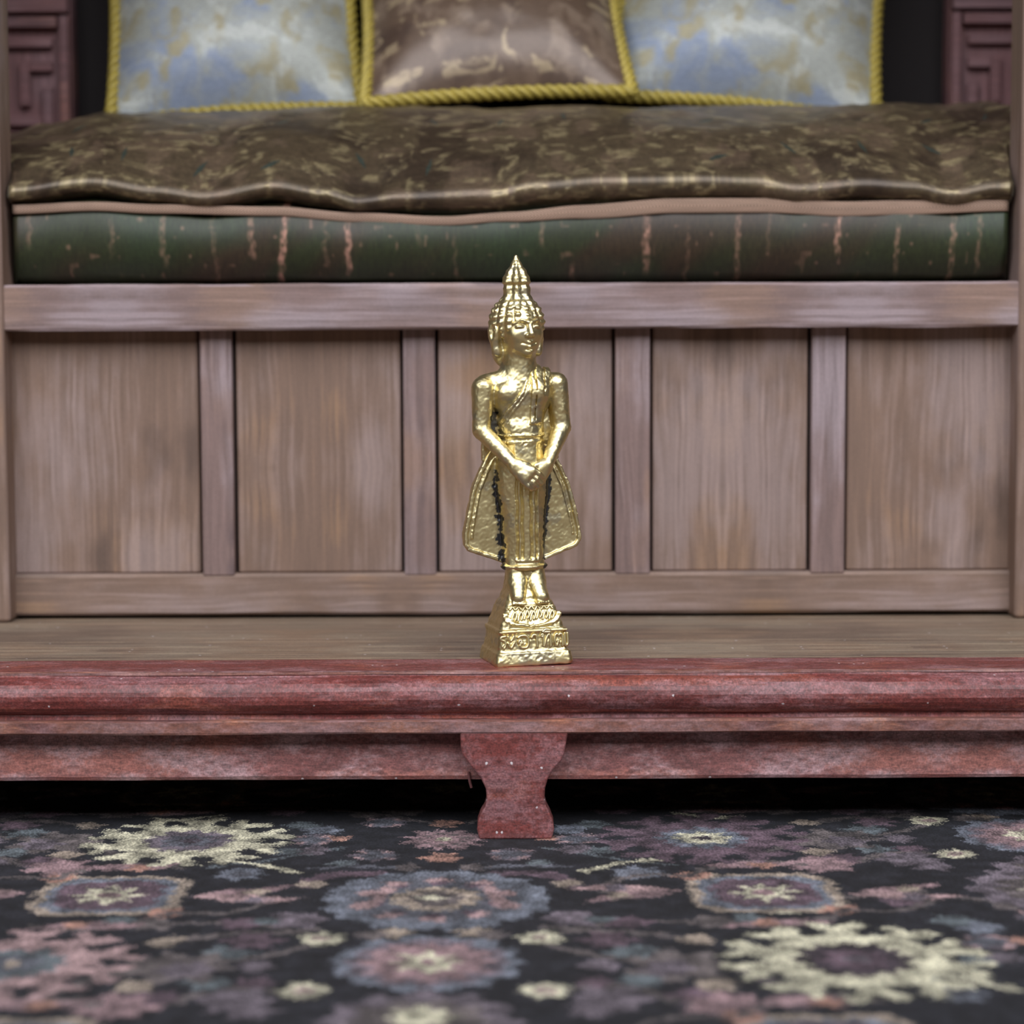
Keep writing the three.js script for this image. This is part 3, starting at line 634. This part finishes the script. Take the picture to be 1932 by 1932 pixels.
const HY = [Math.cos(0.2), Math.sin(0.2)];                // the head is turned a little further than the body
function headField(x0, y, z0) {
  const x = x0 * HY[0] - z0 * HY[1], z = x0 * HY[1] + z0 * HY[0];
  const ax = Math.abs(x);
  let d = ell(x, y, z, 0, 31.75, -0.25, 2.2, 2.55, 2.35);
  d = smin(d, ell(x, y, z, 0, 31.0, 0.55, 1.78, 2.4, 1.95), 0.5);
  d = smin(d, ell(x, y, z, 0, 29.7, 1.05, 1.3, 0.95, 1.15), 0.6);
  d = smin(d, ell(x, y, z, 0, 29.12, 1.75, 0.55, 0.42, 0.5), 0.35);                                  // chin
  d = smin(d, ell(ax, y, z, 0.98, 30.65, 1.6, 0.62, 0.55, 0.55), 0.45);                              // cheeks
  d = smax(d, -ell(ax, y, z, 0.8, 31.55, 2.7, 0.7, 0.36, 0.62), 0.18);                            // eye sockets
  d = smin(d, ell(ax, y, z, 0.78, 31.42, 2.02, 0.5, 0.25, 0.36), 0.08);                              // lids
  d = smax(d, -cap(ax, y, z, [0.35, 31.26, 2.5], [1.25, 31.22, 2.12], 0.1, 0.09), 0.08);             // lid slit
  d = smin(d, Math.min(cap(ax, y, z, [0.18, 31.85, 2.5], [0.78, 32.06, 2.35], 0.15, 0.14), cap(ax, y, z, [0.78, 32.06, 2.35], [1.42, 31.72, 1.85], 0.14, 0.08)), 0.16);
  d = smin(d, cap(x, y, z, [0, 31.9, 2.35], [0, 30.75, 2.82], 0.2, 0.3), 0.2);                       // nose
  d = smin(d, ell(ax, y, z, 0.3, 30.62, 2.5, 0.24, 0.2, 0.26), 0.12);
  d = smax(d, -ell(x, y, z, 0, 30.2, 2.72, 0.5, 0.16, 0.3), 0.2);
  d = smin(d, Math.min(cap(ax, y, z, [0, 29.97, 2.4], [0.66, 30.06, 2.05], 0.15, 0.1), cap(ax, y, z, [0, 29.58, 2.28], [0.55, 29.78, 2.02], 0.19, 0.12)), 0.12);
  d = smax(d, -cap(ax, y, z, [0, 29.76, 2.58], [0.72, 29.95, 2.18], 0.12, 0.1), 0.06);
  d = smax(d, -ell(x, y, z, 0, 29.34, 2.4, 0.5, 0.1, 0.3), 0.15);
  // long ears
  let e = ell(ax, y, z, 2.25, 31.0, -0.5, 0.55, 1.2, 0.8);
  e = smin(e, cap(ax, y, z, [2.3, 30.3, -0.4], [2.1, 29.15, -0.35], 0.42, 0.48), 0.35);
  e = smax(e, -ell(ax, y, z, 2.75, 31.1, -0.1, 0.3, 0.75, 0.32), 0.2);
  e = smin(e, ell(ax, y, z, 1.5, 29.6, -1.0, 0.8, 1.7, 0.8), 0.4);                                   // hair falling behind the ears
  return smin(d, e, 0.2);
}
const bodyField = (x, y, z) => {
  let d = torso(x, y, z);
  d = smin(d, cap(x, y, z, [0, 26.6, -0.1], [0, 29.8, 0.1], 1.7, 1.5), 0.7);
  d = smax(d, -cap(Math.abs(x), y, z, [0.25, 26.75, 1.95], [2.6, 27.05, 1.25], 0.1, 0.08), 0.25);
  d = smin(d, headField(x, y, z), 0.35);
  // arms
  d = smin(d, cap(x, y, z, [-3.45, 25.8, -0.05], [-3.85, 22.1, 0.25], 1.16, 0.86), 0.16);
  d = smin(d, cap(x, y, z, [3.55, 26.0, -0.05], [3.9, 22.1, 0.25], 1.12, 0.86), 0.14);
  let fa = cap(x, y, z, [-3.85, 21.9, 0.3], [-1.35, 18.75, 2.55], 0.86, 0.6);
  fa = Math.min(fa, cap(x, y, z, [3.9, 21.9, 0.3], [1.95, 18.7, 2.2], 0.86, 0.58));
  fa = smin(fa, Math.min(hand(x, y, z, RH, 0.285), hand(x, y, z, LHn, 0.25)), 0.18);
  d = smin(d, fa, 0.18);
  d = smin(d, Math.max(Math.abs(z + 0.5) - 0.3, Math.abs(x) - 3.7, Math.abs(y - 22) - 3), 0.25);       // metal left between arms and waist
  // lower legs and feet
  const ax = Math.abs(x);
  let l = cap(ax, y, z, [0.86, 12, 0.1], [0.84, 7.6, 0.8], 1.0, 1.0);
  l = smin(l, cap(ax, y, z, [0.84, 7.5, 0.95], [1.12, 6.25, 2.1], 0.96, 0.72), 0.4);
  for (let i = 0; i < 5; i++) l = smin(l, cap(ax, y, z, [0.65 + i * 0.24, 5.95, 2.3], [0.65 + i * 0.26, 5.75, 2.85 - 0.09 * i], 0.24, 0.17), 0.08);
  d = smin(d, l, 0.3);
  return d + castNoise(x, y, z) * (y > 28.9 && z > 1 ? 0.4 : 0.7);
};
const WING = [[1.2, 20.6], [2.7, 20.4], [3.4, 19.4], [4.05, 18.2], [4.75, 16.6], [5.3, 14.3], [5.72, 12.2], [5.72, 11.2], [5.3, 10.55], [2.0, 9.35], [1.0, 9.3]];
function polySD(px, py, P) {
  let d = 1e9, s = 1;
  for (let i = 0, j = P.length - 1; i < P.length; j = i++) {
    const ex = P[j][0] - P[i][0], ey = P[j][1] - P[i][1], wx = px - P[i][0], wy = py - P[i][1];
    const t = clamp((wx * ex + wy * ey) / (ex * ex + ey * ey)), bx = wx - ex * t, by = wy - ey * t;
    d = Math.min(d, bx * bx + by * by);
    const a = py >= P[i][1], b = py < P[j][1], c = ex * wy > ey * wx;
    if ((a && b && c) || (!a && !b && !c)) s = -s;
  }
  return s * Math.sqrt(d);
}
const SKX = [[8.7, 2.06], [10, 1.98], [13, 2.12], [17, 2.5], [19, 2.45], [20.5, 2.1]], SKZ = [[8.7, 1.75], [11, 1.62], [15, 1.75], [18.5, 1.85], [20.5, 1.75]];
const robeField = (x, y, z) => {
  // skirt with pleats down the middle
  const hx = lerpTable(SKX, y), hz = lerpTable(SKZ, y);
  let d = (Math.sqrt(x * x / (hx * hx) + (z - 0.15) * (z - 0.15) / (hz * hz)) - 1) * Math.min(hx, hz);
  const front = sstep(0.6, 1.1, z);
  let pl = 0;
  for (const c of [-0.95, -0.5, 0.38, 0.92]) pl += Math.exp(-Math.pow((x - c + 0.04 * Math.sin(y * 2.1 + c)) / 0.11, 2));
  d += front * 0.26 * pl * sstep(9.6, 10, y) * sstep(18.4, 17.4, y) - 0.1 * front * sstep(1.25, 1.0, Math.abs(x));
  d -= 0.16 * (Math.exp(-Math.pow((y - 9.05) / 0.16, 2))) - 0.13 * Math.exp(-Math.pow((y - 9.42) / 0.13, 2));
  d = smax(d, Math.max(8.75 - y, y - 20.6), 0.1);
  // robe spread out behind like two wings, with a double rim
  const ax = Math.abs(x), wz = -0.75 + 0.05 * ax;
  const s2 = polySD(ax, y, WING);
  let w = Math.max(s2 + 0.05, Math.abs(z - wz) - 0.34);
  w = smin(w, Math.max(Math.abs(s2 + 0.24) - 0.17, Math.max(z - wz - 0.58, wz - 0.3 - z)), 0.12);
  w = smin(w, Math.max(Math.max(Math.abs(s2 + 0.8) - 0.1, 11 + 0.15 * ax - y), Math.max(z - wz - 0.46, wz - 0.3 - z)), 0.1);
  d = smin(d, w, 0.12);
  // chest robe over the left shoulder
  const t = torso(x, y, z);
  const ln = ((x - 0.27) * 0.857 - (y - 26.9) * 0.515);           // > 0 on the covered side
  const ln2 = ln - 0.25 * Math.sin(clamp((26.9 - y) / 3.2) * Math.PI);
  let c = smax(t - 0.16, Math.max(-ln2, 20.4 - y, x - 3.0), 0.08);
  c = smin(c, smax(t - 0.27, Math.max(Math.abs(ln2 - 0.12) - 0.12, 21.5 - y), 0.06), 0.06);
  c = smin(c, smax(t - 0.24, Math.max(Math.abs(ln2 - 0.5) - 0.1, 21.5 - y), 0.06), 0.06);
  // folded sash hanging from the shoulder
  let sa = smax(t - 0.46, Math.max(Math.abs(x - 1.2 - (y - 25) * 0.06) - 0.62, 22.4 - y, -z - 1.0), 0.12);
  sa = smax(sa, -smax(t - 0.6, Math.abs(x - 1.05 - (y - 25) * 0.06) - 0.05, 0.04) , 0.05);
  c = smin(c, sa, 0.06);
  c = smin(c, smax(t - 0.36, Math.max(Math.abs(x - 2.15 - (y - 25.5) * 0.25) - 0.32, 23.6 - y, -z - 1.0), 0.1), 0.06);
  // belt
  c = smin(c, smax(t - 0.3, Math.abs(y - 21.35) - 0.13, 0.08), 0.06);
  c = smin(c, smax(t - 0.3, Math.abs(y - 20.75) - 0.14, 0.08), 0.06);
  d = smin(d, c, 0.15);
  return d + castNoise(x + 9, y, z) * (y < 20 ? 0.7 : 0.9);
};
const FIN = [[33.2, 2.0], [33.7, 1.7], [34.05, 1.42], [34.5, 1.2], [35.05, 1.2], [35.25, 1.1], [35.4, 1.1], [35.55, 1.28], [35.95, 1.22], [36.5, 0.93], [37.2, 0.5], [37.8, 0.24], [38.1, 0.14]];
const hairField = (x0, y, z0) => {
  const x = x0 * HY[0] - z0 * HY[1], z = x0 * HY[1] + z0 * HY[0];
  let d = ell(x, y, z, 0, 31.85, -0.4, 2.52, 2.5, 2.6);
  d = smax(d, -ell(x, y, z, 0, 30.25, 2.85, 1.42, 2.12, 2.3), 0.1);
  d = smax(d, 30.2 - y - 0.5 * z, 0.3);
  // rows of beaded curls
  const dy = y - 31.85, th = Math.atan2(x, z + 0.4), ph = Math.atan2(dy, Math.hypot(x, z + 0.4));
  d -= (0.3 * Math.pow(Math.abs(Math.cos(th * 8.5)), 0.9) * (0.75 + 0.25 * Math.cos(ph * 25 + 1.2 * Math.sin(th * 3))) - 0.13) * sstep(2.75, 2.2, dy);
  // flame finial
  const r = Math.hypot(x, z + 0.2), a = Math.atan2(x, z + 0.2);
  let f = (r - lerpTable(FIN, y) + 0.1 * Math.cos(a * 7) * sstep(38, 36.2, y)) * 0.85;
  f = smax(f, Math.max(33.2 - y, y - 38.1), 0.08);
  d = smin(d, f, 0.15);
  return d + castNoise(x, y + 7, z) * 0.9;
};
const PED = [[0, 3.72], [0.25, 3.75], [1.2, 3.6], [1.38, 3.42], [1.55, 3.36], [2.95, 3.22], [3.1, 3.3], [3.3, 3.28], [3.45, 3.05], [3.7, 3.0], [4.6, 2.72], [5.2, 2.52], [5.5, 2.38], [6.2, 2.05], [7.0, 1.76], [7.8, 1.62], [8.9, 1.6]];
const pedField = (x, y, z) => {
  const h = lerpTable(PED, y), q = 0.55;
  const dx = Math.abs(x) - h + q, dz = Math.abs(z) - h * 0.95 + q;
  let d = (Math.hypot(Math.max(dx, 0), Math.max(dz, 0)) + Math.min(Math.max(dx, dz), 0) - q) * 0.9;
  // lotus cushion bead on the front
  d = smin(d, Math.max(Math.abs(Math.hypot(x / 2.55, (y - 4.75) / 1.1) - 1) * 1.0 - 0.11, Math.abs(z - h * 0.95) - 0.2, y - 4.9), 0.08);
  d = smax(d, Math.max(-y, y - 8.9), 0.12);
  return d + castNoise(x, y, z + 5) * (y < 0.3 ? 0.4 : 1.1);
};
{
  const fig = thing('figurine', 'gold standing robed figurine with crossed hands on a stepped inscribed pedestal', 'figurine');
  const gold = std({ vertexColors: true, metalness: 1, roughness: 0.38 });
  const tint = (g, patch) => {
    const p = g.attributes.position, c = new Float32Array(p.count * 3);
    for (let i = 0; i < p.count; i++) {
      const x = p.getX(i), y = p.getY(i), z = p.getZ(i);
      const n = noise3(x * 0.9, y * 0.9, z * 0.9 + 20), m = noise3(x * 3, y * 3, z * 3 + 40);
      const worn = sstep(0.25, 0.6, n + 0.4 * m);
      let col = mix3([0.76, 0.645, 0.345], [0.62, 0.55, 0.35], worn);
      if (patch) {                                            // dark paint, with shade painted in, in the angle of skirt and robe
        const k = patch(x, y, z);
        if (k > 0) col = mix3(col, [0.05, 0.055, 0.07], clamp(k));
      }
      c.set(col, i * 3);
    }
    g.setAttribute('color', new THREE.BufferAttribute(c, 3));
    return g;
  };
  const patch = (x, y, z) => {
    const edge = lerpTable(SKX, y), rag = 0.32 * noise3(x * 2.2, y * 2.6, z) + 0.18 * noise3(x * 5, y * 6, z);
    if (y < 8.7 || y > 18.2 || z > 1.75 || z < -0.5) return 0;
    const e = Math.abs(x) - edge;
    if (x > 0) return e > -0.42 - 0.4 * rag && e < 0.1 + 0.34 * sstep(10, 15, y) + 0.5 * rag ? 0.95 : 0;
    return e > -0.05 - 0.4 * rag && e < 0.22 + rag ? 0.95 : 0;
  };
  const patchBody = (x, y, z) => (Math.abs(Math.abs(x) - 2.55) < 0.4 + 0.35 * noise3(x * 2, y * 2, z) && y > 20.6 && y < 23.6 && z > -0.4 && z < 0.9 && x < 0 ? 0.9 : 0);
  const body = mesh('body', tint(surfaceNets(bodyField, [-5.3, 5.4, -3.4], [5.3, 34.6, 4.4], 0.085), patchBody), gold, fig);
  mesh('hair', tint(surfaceNets(hairField, [-3.1, 29.2, -3.4], [3.1, 38.5, 2.9], 0.08)), gold, fig);
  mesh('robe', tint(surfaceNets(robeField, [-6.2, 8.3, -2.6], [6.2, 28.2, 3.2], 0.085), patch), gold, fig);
  const ped = mesh('pedestal', tint(surfaceNets(pedField, [-4.3, -0.4, -4.2], [4.3, 9.3, 4.2], 0.085)), gold, fig);
  // raised lettering and ornament on the pedestal front, as bent strokes
  const faceZ = (y) => lerpTable(PED, y) * 0.95;
  const strokes = [];
  const stroke = (pts, r = 0.15) => {
    const c = new THREE.CatmullRomCurve3(pts.map(([x, y]) => new THREE.Vector3(x, y, faceZ(y) + 0.07)), false, 'catmullrom', 0.35);
    strokes.push(new THREE.TubeGeometry(c, Math.max(8, pts.length * 4), r, 6));
    for (const e of [pts[0], pts[pts.length - 1]]) strokes.push(new THREE.SphereGeometry(r, 6, 5).translate(e[0], e[1], faceZ(e[1]) + 0.05));
  };
  const glyph = (x0, w, lines, y0 = 1.72, h = 1.1) => lines.forEach((l) => stroke(l.map(([a, b]) => [x0 + a * w, y0 + b * h])));
  glyph(-3.25, 0.6, [[[0.9, 1], [0.3, 0.95], [0.2, 0.75], [0.8, 0.6], [0.85, 0.2], [0.6, 0], [0.4, 0.15], [0.6, 0.3]]]);                  // ro ruea
  glyph(-2.5, 0.7, [[[0.1, 0.95], [0.25, 0.7], [0.5, 0.62], [0.85, 0.95]], [[0.1, 0.4], [0.25, 0.12], [0.5, 0.05], [0.85, 0.4]]]);             // sara a
  glyph(-1.55, 1.05, [[[0.45, 0.4], [0.25, 0.3], [0.12, 0.45], [0.2, 0.6], [0.4, 0.55], [0.2, 0.15], [0.35, 0], [0.8, 0], [0.98, 0.3], [0.95, 0.8], [0.7, 1], [0.3, 0.98], [0.08, 0.85]]]);   // o ang
  glyph(-0.2, 0.6, [[[0.05, 0.8], [0.3, 1], [0.7, 0.98], [0.85, 0.7], [0.85, 0]]]);                                                       // sara aa
  glyph(0.65, 1.0, [[[0.25, 0.85], [0.08, 0.8], [0.12, 1], [0.3, 0.95], [0.3, 0], [0.55, 0.6], [0.8, 1], [0.97, 0.8], [0.97, 0]], [[0.25, 1.22], [0.5, 1.42], [0.9, 1.36], [0.95, 1.2], [0.25, 1.22]]]);  // tho thahan with sara i
  glyph(1.95, 0.9, [[[0.5, 0.3], [0.3, 0.35], [0.35, 0.5], [0.5, 0.45], [0.25, 0], [0.08, 0.4], [0.15, 0.85], [0.35, 1], [0.52, 0.86], [0.7, 1], [0.92, 0.85], [0.92, 0]]]);   // to tao
  glyph(2.98, 0.32, [[[0.1, 1], [0.1, 0.1], [0.5, 0], [0.9, 0.2], [0.9, 1]]]);                                                           // yo yak, cut by the edge
  // ornament in the oval: small petals
  for (let i = 0; i < 7; i++) {
    const x = -1.95 + i * 0.6, q = rnd() * 0.16;
    stroke([[x, 4.15 + q], [x + 0.1, 4.55], [x + 0.36, 4.95 + q], [x + 0.5, 4.62], [x + 0.34, 4.22 + q]], 0.13);
    stroke([[x - 0.1, 5.2 - q], [x + 0.18, 5.42], [x + 0.4, 5.15]], 0.12);
  }
  stroke([[-2.2, 5.35], [-1, 5.5], [0.4, 5.42], [2.1, 5.4]], 0.11);
  stroke([[-3.2, 3.2], [-1, 3.22], [1, 3.2], [3.2, 3.2]], 0.09);
  const lg = mergeGeometries(strokes); lg.deleteAttribute('uv');
  mesh('lettering', tint(lg), gold, ped);
  fig.position.set(1.25 * MM, 0.02 * MM, 1.1 * MM);
  fig.rotation.set(0, 14 * Math.PI / 180, 0.019);
}

renderer.render(scene, camera);
